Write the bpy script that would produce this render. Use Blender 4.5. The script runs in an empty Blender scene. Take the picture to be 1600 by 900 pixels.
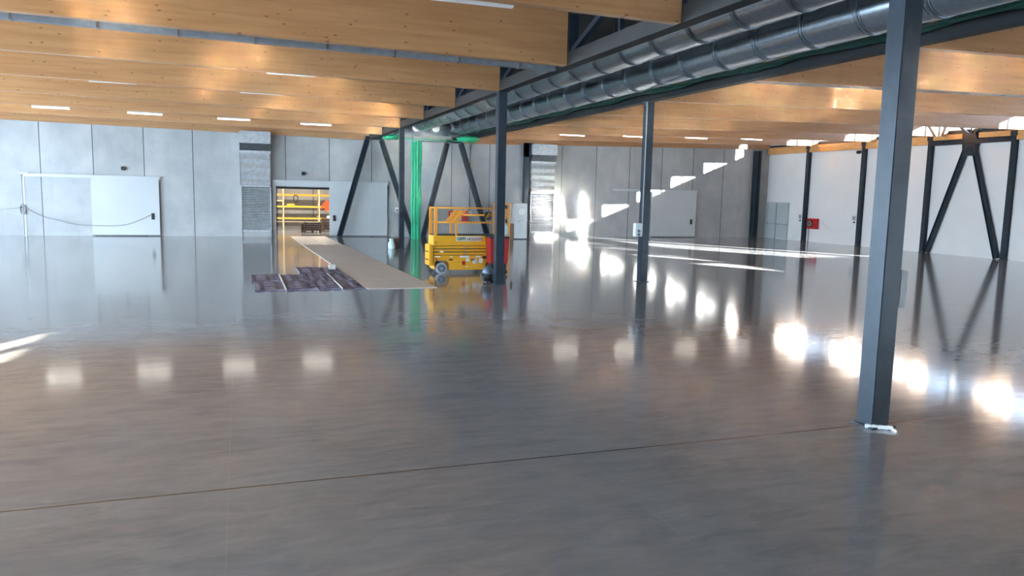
import bpy, bmesh, math, random
from mathutils import Vector, Matrix
random.seed(7)
sc = bpy.context.scene
COL = sc.collection

# ------------------------------------------------------------------ camera
F_PX, YAW, PITCH, ROLL, CAM_H = 1198.2, .3421, .12182, .02206, 3.0
fw = Vector((math.sin(YAW)*math.cos(PITCH), math.cos(YAW)*math.cos(PITCH), -math.sin(PITCH)))
rt0 = Vector((math.cos(YAW), -math.sin(YAW), 0)); up0 = rt0.cross(fw)
rt = math.cos(ROLL)*rt0 + math.sin(ROLL)*up0
up = -math.sin(ROLL)*rt0 + math.cos(ROLL)*up0
cd = bpy.data.cameras.new('camera'); cam = bpy.data.objects.new('camera', cd); COL.objects.link(cam)
cd.sensor_width = 36; cd.lens = F_PX/1600*36; cd.clip_start = .1; cd.clip_end = 500
m = Matrix((rt, up, -fw)).transposed().to_4x4(); m.translation = (0, 0, CAM_H); cam.matrix_world = m
sc.camera = cam

# ------------------------------------------------------------------ light
SKY_COL, SKY_STR = (.64, .80, 1.0), 4.6
SUN_STR, SUN_COL = 66.0, (1, .91, .80)
SUN_DIR = Vector((-.52, 1, -.2075))
EXPOSURE = 2.78
w = bpy.data.worlds.new('sky'); sc.world = w; w.use_nodes = True
bg = w.node_tree.nodes['Background']; bg.inputs[0].default_value = (*SKY_COL, 1); bg.inputs[1].default_value = SKY_STR
sd = bpy.data.lights.new('sun', 'SUN'); sd.energy = SUN_STR; sd.angle = .009; sd.color = SUN_COL
so = bpy.data.objects.new('sun', sd); COL.objects.link(so)
so.rotation_euler = SUN_DIR.to_track_quat('-Z', 'Y').to_euler(); so.location = (60, -20, 30)
# added far spot outside the left wall, standing in for reflected low sun
GL_DIR = Vector((.49, 1, -.2075)).normalized(); GL_POWER = 1.2e7
gd = bpy.data.lights.new('added_sun_glint', 'SPOT'); gd.energy = GL_POWER; gd.color = (1, .80, .58); gd.spot_size = 2*3.9/150; gd.spot_blend = .05; gd.shadow_soft_size = .35
go = bpy.data.objects.new('added_sun_glint', gd); COL.objects.link(go); go.location = Vector((-18, -9.7, 3.2))-GL_DIR*150
go.rotation_euler = GL_DIR.to_track_quat('-Z', 'Y').to_euler()
vs = sc.view_settings; vs.view_transform = 'Standard'; vs.look = 'None'; vs.gamma = 1; vs.use_curve_mapping = False
vs.exposure = EXPOSURE
sc.cycles.use_denoising = True
sc.cycles.max_bounces = 10; sc.cycles.diffuse_bounces = 6; sc.cycles.glossy_bounces = 5; sc.cycles.transparent_max_bounces = 12
sc.cycles.caustics_reflective = True; sc.cycles.blur_glossy = 0.0; sc.cycles.sample_clamp_indirect = 0

def area(name, loc, direction, sx, sy, power, col, portal=False):
    d = bpy.data.lights.new(name, 'AREA'); d.shape = 'RECTANGLE'; d.size = sx; d.size_y = sy; d.energy = power; d.color = col
    if portal: d.cycles.is_portal = True
    o = bpy.data.objects.new(name, d); COL.objects.link(o); o.location = loc
    o.rotation_euler = Vector(direction).to_track_quat('-Z', 'Y').to_euler()
    return o

# ------------------------------------------------------------------ materials
def mat(name, col, rough=.5, metal=0, emit=0, spec=.5, alpha=None):
    m = bpy.data.materials.new(name); m.use_nodes = True; b = m.node_tree.nodes['Principled BSDF']
    b.inputs['Base Color'].default_value = (*col, 1); b.inputs['Roughness'].default_value = rough
    b.inputs['Metallic'].default_value = metal; b.inputs['Specular IOR Level'].default_value = spec
    if emit: b.inputs['Emission Color'].default_value = (*col, 1); b.inputs['Emission Strength'].default_value = emit
    return m
class NT:
    def __init__(s, m): s.m = m; s.t = m.node_tree; s.b = s.t.nodes['Principled BSDF']
    def n(s, kind, **kw):
        x = s.t.nodes.new(kind)
        for k, v in kw.items():
            if k.startswith('i_'):
                key = k[2:].replace('_', ' '); x.inputs[int(key) if key.isdigit() else key].default_value = v
            else: setattr(x, k, v)
        return x
    def l(s, a, b): s.t.links.new(a, b)
    def coord(s, scale=(1, 1, 1), obj=True):
        c = s.n('ShaderNodeTexCoord'); mp = s.n('ShaderNodeMapping'); mp.inputs['Scale'].default_value = scale
        s.l(c.outputs['Object'], mp.inputs[0]); return mp.outputs[0]
    def ramp(s, fac, stops):
        r = s.n('ShaderNodeValToRGB'); e = r.color_ramp.elements
        while len(e) < len(stops): e.new(.5)
        for el, (p, c) in zip(e, stops): el.position = p; el.color = (*c, 1) if len(c) == 3 else c
        s.l(fac, r.inputs[0]); return r.outputs[0]
    def math(s, op, a, b=None, c=None):
        x = s.n('ShaderNodeMath', operation=op)
        for i, v in enumerate((a, b, c)):
            if v is None: continue
            if isinstance(v, (int, float)): x.inputs[i].default_value = v
            else: s.l(v, x.inputs[i])
        return x.outputs[0]
    def mix(s, fac, a, b):
        x = s.n('ShaderNodeMix', data_type='RGBA')
        if isinstance(fac, (int, float)): x.inputs[0].default_value = fac
        else: s.l(fac, x.inputs[0])
        for i, v in ((6, a), (7, b)):
            if isinstance(v, tuple): x.inputs[i].default_value = (*v, 1)
            else: s.l(v, x.inputs[i])
        return x.outputs[2]
    def bump(s, h, strength=.2, dist=.01):
        x = s.n('ShaderNodeBump', i_Strength=strength, i_Distance=dist); s.l(h, x.inputs['Height']); s.l(x.outputs[0], s.b.inputs['Normal'])

def noisy(name, c1, c2, scale=3, rough=.5, metal=0, bump=0, stretch=(1, 1, 1), detail=5, spec=.5):
    m = mat(name, c1, rough, metal, spec=spec); t = NT(m)
    nz = t.n('ShaderNodeTexNoise', i_Scale=scale, i_Detail=detail); t.l(t.coord(stretch), nz.inputs[0])
    t.l(t.ramp(nz.outputs[0], [(.3, c1), (.7, c2)]), t.b.inputs['Base Color'])
    if bump: t.bump(nz.outputs[0], bump, .01)
    return m

# polished concrete floor with saw cuts
def floor_mat():
    m = mat('polished_concrete', (.13, .125, .125), .16); t = NT(m)
    co = t.coord((1, 1, 1))
    n1 = t.n('ShaderNodeTexNoise', i_Scale=.45, i_Detail=8, i_Roughness=.62); t.l(co, n1.inputs[0])
    n2 = t.n('ShaderNodeTexNoise', i_Scale=3.2, i_Detail=9, i_Roughness=.7, i_Distortion=.6)
    mp = t.coord((.45, 1.5, 1)); t.l(mp, n2.inputs[0])
    c = t.mix(t.ramp(n1.outputs[0], [(.3, (0, 0, 0)), (.7, (1, 1, 1))]), (.145, .172, .21), (.245, .25, .275))
    c = t.mix(t.ramp(n2.outputs[0], [(.35, (0, 0, 0)), (.75, (1, 1, 1))]), c, (.285, .29, .315))
    sep = t.n('ShaderNodeSeparateXYZ'); t.l(co, sep.inputs[0]); X, Y = sep.outputs[0], sep.outputs[1]
    def line(v, pos, wd):
        return t.math('LESS_THAN', t.math('ABSOLUTE', t.math('SUBTRACT', v, pos)), wd)
    def wob(v, u, amp):   # slightly wandering joint
        nn = t.n('ShaderNodeTexNoise', i_Scale=1.3, i_Detail=2); cx = t.n('ShaderNodeCombineXYZ'); t.l(u, cx.inputs[0]); t.l(cx.outputs[0], nn.inputs[0])
        return t.math('ADD', v, t.math('MULTIPLY', t.math('SUBTRACT', nn.outputs[0], .5), amp))
    Yw = wob(Y, X, .025)
    dark = None
    for p, wd in ((7.9, .011), (24.1, .014), (40.4, .014)):
        l_ = line(Yw, p, wd); dark = l_ if dark is None else t.math('MAXIMUM', dark, l_)
    light = None
    for p in (-8.0, -4.1, -.16, 3.68, 15.5, 19.4, 23.3, 27.2, 31.1, 35):
        l_ = line(X, p, .0045); light = l_ if light is None else t.math('MAXIMUM', light, l_)
    c = t.mix(t.math('MULTIPLY', light, .55), c, (.30, .29, .27))
    c = t.mix(dark, c, (.008, .008, .008))
    t.l(c, t.b.inputs['Base Color'])
    rg = t.math('MULTIPLY_ADD', n2.outputs[0], .10, .05); t.l(rg, t.b.inputs['Roughness'])
    n3 = t.n('ShaderNodeTexNoise', i_Scale=2.4, i_Detail=3, i_Roughness=.5); t.l(t.coord((.6, 1.6, 1)), n3.inputs[0])
    t.bump(n3.outputs[0], .10, .012)
    t.b.inputs['IOR'].default_value = 1.65
    return m

def concrete_mat():
    m = mat('precast_concrete', (.4, .41, .41), .42); t = NT(m)
    co = t.coord()
    n1 = t.n('ShaderNodeTexNoise', i_Scale=.5, i_Detail=7, i_Roughness=.6); t.l(co, n1.inputs[0])
    n2 = t.n('ShaderNodeTexNoise', i_Scale=1.6, i_Detail=6); t.l(t.coord((1, 1, .25)), n2.inputs[0])
    c = t.mix(t.ramp(n1.outputs[0], [(.3, (0, 0, 0)), (.7, (1, 1, 1))]), (.33, .34, .345), (.47, .47, .465))
    c = t.mix(t.ramp(n2.outputs[0], [(.5, (0, 0, 0)), (.8, (.5, .5, .5))]), c, (.30, .31, .31))
    sep = t.n('ShaderNodeSeparateXYZ'); t.l(co, sep.inputs[0])
    u = t.math('PINGPONG', t.math('ADD', sep.outputs[0], 10.76), 2.715/2)
    j = t.math('LESS_THAN', u, .022)
    rnd = t.n('ShaderNodeTexWhiteNoise', noise_dimensions='1D')
    t.l(t.math('FLOOR', t.math('DIVIDE', t.math('ADD', sep.outputs[0], 10.76), 2.715)), rnd.inputs['W'])
    hs = t.n('ShaderNodeHueSaturation'); t.l(c, hs.inputs['Color']); t.l(t.math('MULTIPLY_ADD', rnd.outputs[0], .16, .92), hs.inputs['Value'])
    c = t.mix(j, hs.outputs[0], (.05, .05, .05)); t.l(c, t.b.inputs['Base Color'])
    t.bump(n2.outputs[0], .15, .01)
    return m

ANISO = 0
def wood_mat(name, a, b, knots=True, coat=0.0, lam=.045):
    m = mat(name, a, .34, spec=.6); t = NT(m)
    tg = t.n('ShaderNodeTangent', direction_type='RADIAL', axis='Z'); t.l(tg.outputs[0], t.b.inputs['Tangent'])
    t.b.inputs['Anisotropic'].default_value = .85; t.b.inputs['Anisotropic Rotation'].default_value = ANISO
    tc = t.n('ShaderNodeTexCoord'); oi = t.n('ShaderNodeObjectInfo')
    off = t.n('ShaderNodeVectorMath', operation='ADD'); t.l(tc.outputs['Object'], off.inputs[0])
    cx = t.n('ShaderNodeCombineXYZ'); t.l(t.math('MULTIPLY', oi.outputs['Random'], 37.0), cx.inputs[0]); t.l(cx.outputs[0], off.inputs[1])
    def mp(s):
        q = t.n('ShaderNodeMapping'); q.inputs['Scale'].default_value = s; t.l(off.outputs[0], q.inputs[0]); return q.outputs[0]
    n1 = t.n('ShaderNodeTexNoise', i_Scale=2.0, i_Detail=6, i_Roughness=.6); t.l(mp((.25, 1, 4)), n1.inputs[0])
    c = t.mix(t.ramp(n1.outputs[0], [(.3, (0, 0, 0)), (.7, (1, 1, 1))]), a, b)
    sep = t.n('ShaderNodeSeparateXYZ'); t.l(off.outputs[0], sep.inputs[0])
    rows = t.math('FLOOR', t.math('DIVIDE', sep.outputs[2], lam*2))
    cols = t.math('FLOOR', t.math('DIVIDE', sep.outputs[0], 3.1))
    wn = t.n('ShaderNodeTexWhiteNoise', noise_dimensions='2D'); cc = t.n('ShaderNodeCombineXYZ'); t.l(rows, cc.inputs[0]); t.l(cols, cc.inputs[1]); t.l(cc.outputs[0], wn.inputs[0])
    hs = t.n('ShaderNodeHueSaturation'); t.l(c, hs.inputs['Color']); t.l(t.math('MULTIPLY_ADD', wn.outputs[0], .06, .97), hs.inputs['Value']); c = hs.outputs[0]
    if knots:
        v = t.n('ShaderNodeTexVoronoi', i_Scale=1.5, i_Randomness=1.0); t.l(mp((1.9, 0, 4.6)), v.inputs[0])
        k = t.ramp(v.outputs['Distance'], [(.075, (1, 1, 1)), (.15, (0, 0, 0))])
        w2 = t.n('ShaderNodeTexWhiteNoise', noise_dimensions='3D'); t.l(v.outputs['Position'], w2.inputs[0])
        k = t.math('MULTIPLY', k, t.math('GREATER_THAN', w2.outputs[0], .25))
        c = t.mix(t.math('MULTIPLY', k, .85), c, (.12, .045, .015))
    t.l(c, t.b.inputs['Base Color'])
    
    return m

M = {}
M['floor'] = floor_mat()
M['concrete'] = concrete_mat()
M['glulam'] = wood_mat('glulam_spruce', (.37, .175, .072), (.46, .255, .115), True, .35)
M['edge_wood'] = wood_mat('edge_timber', (.55, .25, .07), (.68, .36, .12), False, .1)
M['deck'] = wood_mat('roof_deck_wood', (.62, .42, .24), (.70, .50, .30), False)
M['white_panel'] = noisy('white_sandwich_panel', (.76, .74, .72), (.80, .78, .76), .7, .45)
M['steel'] = noisy('dark_painted_steel', (.010, .020, .031), (.017, .030, .045), 4, .36, .1, spec=.42)
M['steel_grey'] = noisy('grey_painted_steel', (.014, .015, .015), (.02, .02, .02), 3, .5)
M['galv'] = noisy('galvanised_sheet', (.33, .385, .44), (.46, .51, .56), 9, .23, .9, .05)
M['galv_dark'] = noisy('galvanised_band', (.20, .23, .26), (.30, .33, .36), 9, .35, .9)
M['grille'] = noisy('louvre_aluminium', (.50, .53, .55), (.60, .62, .64), 6, .35, .6)
M['steel_black'] = mat('matt_black_steel', (.008, .009, .010), .6, spec=.2)
M['zinc'] = noisy('dull_zinc_sheet', (.46, .49, .51), (.62, .64, .66), 5, .38, .35, .05)
M['shade_fill'] = mat('shade_black', (.02, .022, .024), .8)
M['door_white'] = noisy('light_grey_door_skin', (.50, .53, .54), (.55, .57, .57), .6, .38)
M['door_grey'] = noisy('pale_grey_door_leaf', (.42, .46, .46), (.46, .50, .50), 1, .4)
M['plastic_w'] = mat('white_plastic', (.72, .72, .70), .4)
M['plastic_g'] = mat('grey_plastic', (.33, .34, .35), .45)
M['black'] = mat('black_plastic', (.012, .012, .013), .45)
M['rubber'] = mat('grey_rubber', (.10, .11, .12), .7)
M['rubber_l'] = mat('pale_grey_tyre', (.42, .43, .43), .7)
M['hub'] = noisy('blue_grey_hub', (.10, .15, .20), (.15, .2, .26), 5, .4, .3)
M['yellow'] = noisy('yellow_machine_paint', (.74, .36, .015), (.80, .41, .02), 4, .35)
M['orange'] = noisy('orange_machine_paint', (.80, .33, .03), (.84, .36, .04), 4, .4)
M['yellow_rack'] = noisy('yellow_rack_paint', (.75, .45, .05), (.78, .5, .07), 4, .45)
M['cream'] = mat('cream_upright_paint', (.75, .60, .38), .5)
M['red'] = noisy('red_plastic', (.26, .006, .010), (.33, .008, .012), 3, .4)
M['red_b'] = mat('bright_red_paint', (.45, .012, .012), .4)
M['hivis'] = mat('orange_red_cloth', (.85, .09, .02), .8)
M['green'] = noisy('green_net', (.0, .28, .12), (.03, .45, .22), 14, .6, 0, .2, (1, 1, .15))
M['sticker'] = mat('white_sticker', (.75, .75, .72), .5)
M['board'] = noisy('protective_board', (.54, .475, .44), (.60, .53, .49), 1.2, .5)
M['dark_wood'] = noisy('dark_crate_timber', (.05, .03, .022), (.13, .09, .07), 8, .6)
M['cardboard'] = noisy('cardboard', (.10, .06, .04), (.2, .12, .08), 8, .7)
M['foil'] = noisy('pale_mortar_strip', (.6, .66, .70), (.85, .88, .9), 20, .35)
M['cable'] = mat('grey_cable', (.30, .32, .34), .5)
M['turq'] = noisy('turquoise_bag_plastic', (.45, .70, .70), (.78, .84, .85), 14, .35)
M['lamp'] = mat('led_diffuser', (1, .93, .84), .5, emit=3.0)
M['lamp_added'] = mat('added_store_led', (1, .90, .78), .5, emit=1.8)
M['lamp_off'] = mat('unlit_diffuser', (.85, .85, .85), .4)

def glass_mat(col=(.93, .96, .96, 1)):
    m = bpy.data.materials.new('window_glass'); m.use_nodes = True; t = m.node_tree; t.nodes.clear()
    o = t.nodes.new('ShaderNodeOutputMaterial'); tr = t.nodes.new('ShaderNodeBsdfTransparent'); tr.inputs[0].default_value = col
    g = t.nodes.new('ShaderNodeBsdfGlossy'); g.inputs['Roughness'].default_value = .02
    mx = t.nodes.new('ShaderNodeMixShader'); mx.inputs[0].default_value = .05
    t.links.new(tr.outputs[0], mx.inputs[1]); t.links.new(g.outputs[0], mx.inputs[2]); t.links.new(mx.outputs[0], o.inputs[0]); return m
M['glass'] = glass_mat(); M['glass_tint'] = glass_mat((.45, .465, .48, 1))

def blanket_mat():
    m = mat('patterned_mat', (.12, .11, .17), .65); t = NT(m)
    v = t.n('ShaderNodeTexVoronoi', i_Scale=9.0); t.l(t.coord((.5, 1.6, 1)), v.inputs[0])
    n = t.n('ShaderNodeTexNoise', i_Scale=5, i_Detail=6); t.l(t.coord((.4, 2.5, 1)), n.inputs[0])
    c = t.mix(t.ramp(n.outputs[0], [(.42, (0, 0, 0)), (.6, (1, 1, 1))]), (.05, .035, .08), (.25, .235, .33))
    c = t.mix(t.ramp(v.outputs[0], [(.10, (.8, .8, .8)), (.2, (0, 0, 0))]), c, (.55, .55, .60))
    t.l(c, t.b.inputs['Base Color']); return m
M['mat'] = blanket_mat()

# ------------------------------------------------------------------ helpers
class MB:
    def __init__(s): s.bm = bmesh.new()
    def box(s, x0, x1, y0, y1, z0, z1, bev=0):
        r = bmesh.ops.create_cube(s.bm, size=1)
        for v in r['verts']:
            v.co = Vector(((x0+x1)/2+v.co.x*(x1-x0), (y0+y1)/2+v.co.y*(y1-y0), (z0+z1)/2+v.co.z*(z1-z0)))
        if bev:
            es = list({e for v in r['verts'] for e in v.link_edges})
            bmesh.ops.bevel(s.bm, geom=es, offset=bev, segments=2, affect='EDGES')
        return s
    def hexa(s, pts):       # 8 points: bottom 4 then top 4
        vs = [s.bm.verts.new(p) for p in pts]
        for f in ((3, 2, 1, 0), (4, 5, 6, 7), (0, 1, 5, 4), (1, 2, 6, 5), (2, 3, 7, 6), (3, 0, 4, 7)): s.bm.faces.new([vs[i] for i in f])
        return s
    def bar(s, a, b, w, h=None, upv=(0, 0, 1)):
        a, b = Vector(a), Vector(b); h = h or w; d = (b-a).normalized(); u = Vector(upv)
        if abs(d.dot(u)) > .98: u = Vector((0, 1, 0))
        sx = d.cross(u).normalized()*w/2; sz = sx.cross(d).normalized()*h/2
        return s.hexa([a-sx-sz, a+sx-sz, b+sx-sz, b-sx-sz, a-sx+sz, a+sx+sz, b+sx+sz, b-sx+sz])
    def cyl(s, a, b, r, r2=None, seg=20, cap=True):
        a, b = Vector(a), Vector(b); r2 = r if r2 is None else r2; d = (b-a); q = d.to_track_quat('Z', 'Y')
        ra = [s.bm.verts.new(a+q@Vector((r*math.cos(t), r*math.sin(t), 0))) for t in (2*math.pi*i/seg for i in range(seg))]
        rb = [s.bm.verts.new(b+q@Vector((r2*math.cos(t), r2*math.sin(t), 0))) for t in (2*math.pi*i/seg for i in range(seg))]
        for i in range(seg):
            f = s.bm.faces.new((ra[i], ra[(i+1) % seg], rb[(i+1) % seg], rb[i])); f.smooth = True
        if cap: s.bm.faces.new(ra[::-1]); s.bm.faces.new(rb)
        return s
    def tube(s, pts, r, seg=8):
        pts = [Vector(p) for p in pts]; rings = []
        for i, p in enumerate(pts):
            d = (pts[min(i+1, len(pts)-1)]-pts[max(i-1, 0)]).normalized()
            u = Vector((0, 0, 1)) if abs(d.z) < .9 else Vector((0, 1, 0))
            x = d.cross(u).normalized(); z = x.cross(d)
            rings.append([s.bm.verts.new(p+r*(x*math.cos(t)+z*math.sin(t))) for t in (2*math.pi*k/seg for k in range(seg))])
        for a, b in zip(rings, rings[1:]):
            for k in range(seg):
                f = s.bm.faces.new((a[k], a[(k+1) % seg], b[(k+1) % seg], b[k])); f.smooth = True
        s.bm.faces.new(rings[0][::-1]); s.bm.faces.new(rings[-1]); return s
    def lathe(s, c, prof, seg=24):   # prof (r,z)
        c = Vector(c); rings = []
        for r, z in prof: rings.append([s.bm.verts.new(c+Vector((max(r, .001)*math.cos(t), max(r, .001)*math.sin(t), z))) for t in (2*math.pi*k/seg for k in range(seg))])
        for a, b in zip(rings, rings[1:]):
            for k in range(seg):
                f = s.bm.faces.new((a[k], a[(k+1) % seg], b[(k+1) % seg], b[k])); f.smooth = True
        s.bm.faces.new(rings[0][::-1]); s.bm.faces.new(rings[-1]); return s
    def prism(s, poly, axis, a, b):   # poly in the two other axes, extruded a..b along axis
        def P(u, v, t): return {0: (t, u, v), 1: (u, t, v), 2: (u, v, t)}[axis]
        A = [s.bm.verts.new(P(u, v, a)) for u, v in poly]; B = [s.bm.verts.new(P(u, v, b)) for u, v in poly]
        n = len(poly)
        s.bm.faces.new(A[::-1]); s.bm.faces.new(B)
        for i in range(n): s.bm.faces.new((A[i], A[(i+1) % n], B[(i+1) % n], B[i]))
        return s
    def build(s, name, material, parent=None):
        bmesh.ops.recalc_face_normals(s.bm, faces=s.bm.faces)
        me = bpy.data.meshes.new(name); s.bm.to_mesh(me); s.bm.free(); me.materials.append(M[material] if isinstance(material, str) else material)
        o = bpy.data.objects.new(name, me); COL.objects.link(o)
        if parent is not None:
            o.parent = parent
        return o
def tag(o, label=None, cat=None, group=None, kind=None):
    if label: o['label'] = label
    if cat: o['category'] = cat
    if group: o['group'] = group
    if kind: o['kind'] = kind
    return o
def thing(name, loc, label, cat, group=None, rz=0):
    o = bpy.data.objects.new(name, None); COL.objects.link(o); o.location = loc; o.rotation_euler = (0, 0, rz); o.empty_display_size = .2
    return tag(o, label, cat, group)
def struct(mb, name, material, parent=None):
    o = mb.build(name, material, parent)
    if parent is None: o['kind'] = 'structure'
    return o

# geometry constants (metres)
XL, XR = 8.1, 13.5          # the two column / truss rows
YB = 51.2                   # inner face of concrete rear wall
XW = 39.6                   # inner face of right wall
XWL = -18.0                 # inner face of left wall
YS = -22.0                   # wall behind the camera
def bot(x):                 # underside of the glulam beams
    return 6.28 + (XL-x)*.013 if x < 10 else 6.30 + (x-XR)*.024
BD = 1.5
BEAM_Y = [7.8+5.4*k for k in range(-5, 9)]

# ------------------------------------------------------------------ room shell
struct(MB().box(XWL-.3, XW+.4, YS-.3, 68, -.25, 0), 'floor', 'floor')
# rear wall with the storeroom opening
OX0, OX1, OZ = 2.25, 5.55, 3.15
wb = MB(); wb.box(XWL, OX0, YB, YB+.25, 0, 8.6).box(OX1, XW, YB, YB+.25, 0, 8.6).box(OX0, OX1, YB, YB+.25, OZ, 8.6)
struct(wb, 'wall_back', 'concrete')
struct(MB().box(XWL, XW, YS-.3, YS, 0, 8.8), 'wall_front', 'concrete')
# left wall with glazed strip; first three slots added to let the glint spot in
LW = [(-13.6, -12.5), (-12.2, -11.2), (-7.9, -5.8)]+[(-2+6.2*i, -2+6.2*i+5.6) for i in range(8)]
LZ = [(.3, 5.6)]*2+[(.3, 4.8)]+[(1.0, 5.6)]*8
wl = MB(); y = YS
for (a, b), (LZ0, LZ1) in zip(LW, LZ):
    wl.box(XWL-.12, XWL, y, a, 0, 8.6); wl.box(XWL-.12, XWL, a, b, 0, LZ0); wl.box(XWL-.12, XWL, a, b, LZ1, 8.6); y = b
wl.box(XWL-.12, XWL, y, YB, 0, 8.6); struct(wl, 'wall_left', 'white_panel')
nwin = 0
def window(x, y0, y1, z0, z1, thick=.06, mull=0, gl='glass'):
    global nwin; nwin += 1
    f = MB(); t = .05
    f.box(x-thick/2, x+thick/2, y0, y0+t, z0, z1).box(x-thick/2, x+thick/2, y1-t, y1, z0, z1)
    f.box(x-thick/2, x+thick/2, y0, y1, z0, z0+t).box(x-thick/2, x+thick/2, y0, y1, z1-t, z1)
    for k in range(mull):
        yy = y0+(y1-y0)*(k+1)/(mull+1); f.box(x-thick/2, x+thick/2, yy-t/2, yy+t/2, z0, z1)
    fr = struct(f, 'window_%d' % nwin, 'plastic_w')
    MB().box(x-.006, x+.006, y0+t, y1-t, z0+t, z1-t).build('pane', gl, fr)
for (a, b), (LZ0, LZ1) in zip(LW, LZ): window(XWL-.06, a, b, LZ0, LZ1, mull=2 if b-a > 5 else 0)
area('daylight_portal_left', (XWL+.02, 22.5, 3.3), (1, 0, 0), 50, 4.7, 1, (1, 1, 1), True)
# right wall: white panels up to the edge timber, clerestory glazing above, tall slots nearer the camera; first four openings added low and unseen to bounce warm sun
SLOTS = [(-20, -14.5), (-12.5, -6.5), (-4.2, 1.0), (2.0, 6.0)]+[(10.7+1.4*i, 11.92+1.4*i) for i in range(5)]+[(20.0, 20.95)]
SLZ = [(.1, 2.6), (.1, 2.2), (.1, 2.2), (.1, 1.9)]+[(4.45-.28*i, 6.3) for i in range(5)]+[(2.5, 6.3)]
wr = MB(); y = YS
for (a, b), (SZ0, SZ1) in zip(SLOTS, SLZ):
    wr.box(XW, XW+.1, y, a, 0, 6.5); wr.box(XW, XW+.1, a, b, 0, SZ0); wr.box(XW, XW+.1, a, b, SZ1, 6.5); y = b
wr.box(XW, XW+.1, y, YB+.25, 0, 6.5); struct(wr, 'wall_right', 'white_panel')
for (a, b), (SZ0, SZ1) in zip(SLOTS, SLZ): window(XW+.05, a, b, SZ0, SZ1, mull=2 if b-a > 1 else 0)
ZC0, ZC1 = 7.08, bot(XW)+BD-.02
POST_Y = [-19.2, -13.8, -8.4, -3.0, 2.4, 7.8, 13.2, 18.6, 24.4, 30.55, 35.9, 41.15, 46.5]
cl = POST_Y + [YB]
struct(MB().box(XW+.02, XW+.25, YS, YB+.25, 6.5, 7.25), 'trim_1', 'steel')
struct(MB().box(XW, XW+.2, POST_Y[-1], YB+.25, 7.2, 8.6), 'trim_5', 'white_panel')
struct(MB().box(XW, XW+.2, YS-.3, -8.4, 7.2, 8.6), 'trim_6', 'white_panel')
for a, b in zip(cl[3:], cl[4:-1]): window(XW+.12, a, b, 7.25, ZC1, thick=.08, mull=1, gl='glass_tint')
area('daylight_portal_right', (XW-.02, 19.0, 7.75), (-1, 0, 0), 55, 1.3, 1, (1, 1, 1), True)
# roof deck, three strips
def roof(x0, x1, z0, z1, name, mm='deck'):
    mb = MB(); y0, y1, t = YS-.3, YB+.25, .25
    mb.hexa([(x0, y0, z0), (x1, y0, z1), (x1, y1, z1), (x0, y1, z0), (x0, y0, z0+t), (x1, y0, z1+t), (x1, y1, z1+t), (x0, y1, z0+t)])
    struct(mb, name, mm)
roof(XWL-.3, XL, bot(XWL)+BD, bot(XL)+BD, 'ceiling')
roof(XL, XR, 7.9, 7.9, 'ceiling_middle', 'steel_grey')
roof(XR, XW+.3, bot(XR)+BD, bot(XW)+BD, 'ceiling_right')

# ------------------------------------------------------------------ glulam beams
ordinal = ['first', 'second', 'third', 'fourth', 'fifth', 'sixth', 'seventh', 'eighth', 'ninth', 'tenth', 'eleventh']
def beam(side, y, label):
    x0, x1 = (XWL, XL-.17) if side == 'l' else (XR+.17, XW-.3)
    th = .11
    if y > 50: y = YB-.13
    mb = MB(); o0 = Vector((x0, y, 0))
    a, b = bot(x0), bot(x1); T = BD-.02
    mb.hexa([(0, -th, a), (x1-x0, -th, b), (x1-x0, th, b), (0, th, a), (0, -th, a+T), (x1-x0, -th, b+T), (x1-x0, th, b+T), (0, th, a+T)])
    o = mb.build('glulam_beam', 'glulam'); o.location = o0
    return tag(o, label, 'beam', 'glulam roof beams left of the ducts' if side == 'l' else 'glulam roof beams right of the ducts')
nm = {13.2: 'nearest to the camera, cropped by the top edge', 18.6: 'second nearest, its lower edge above a grey cable tray', 24.0: 'third nearest, ending at the middle dark column',
      29.4: 'fourth from the camera', 34.8: 'fifth from the camera', 40.2: 'sixth from the camera, just in front of the lit lamps', 45.6: 'second last before the concrete wall, behind the lit lamps', 51.0: 'the last, fixed on top of the concrete wall'}
nr = {13.2: 'nearest in view at the top right corner', 18.6: 'second in view, above the grey cable tray', 24.0: 'third in view, behind the cable tray',
      29.4: 'fourth in view, plain without a tray', 34.8: 'fifth in view, halfway to the concrete wall', 40.2: 'sixth in view, in front of the lit lamps', 45.6: 'second last, behind the lit lamps', 51.0: 'last, fixed on top of the concrete wall'}
for y in BEAM_Y:
    k = round(y, 1)
    if k == 7.8: L_, R_ = 'overhead just in front of the camera, mostly out of frame', 'overhead just in front of the camera, mostly out of frame'
    elif k == 2.4: L_, R_ = 'right above the camera', 'right above the camera'
    elif k < 0: L_ = R_ = {-3.0: 'first', -8.4: 'second', -13.8: 'third', -19.2: 'fourth'}[k] + ' behind the camera'
    else: L_, R_ = nm[k], nr[k]
    beam('l', y, 'left-hand spruce glulam beam, ' + L_)
    beam('r', y, 'right-hand spruce glulam beam, ' + R_)

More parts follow.
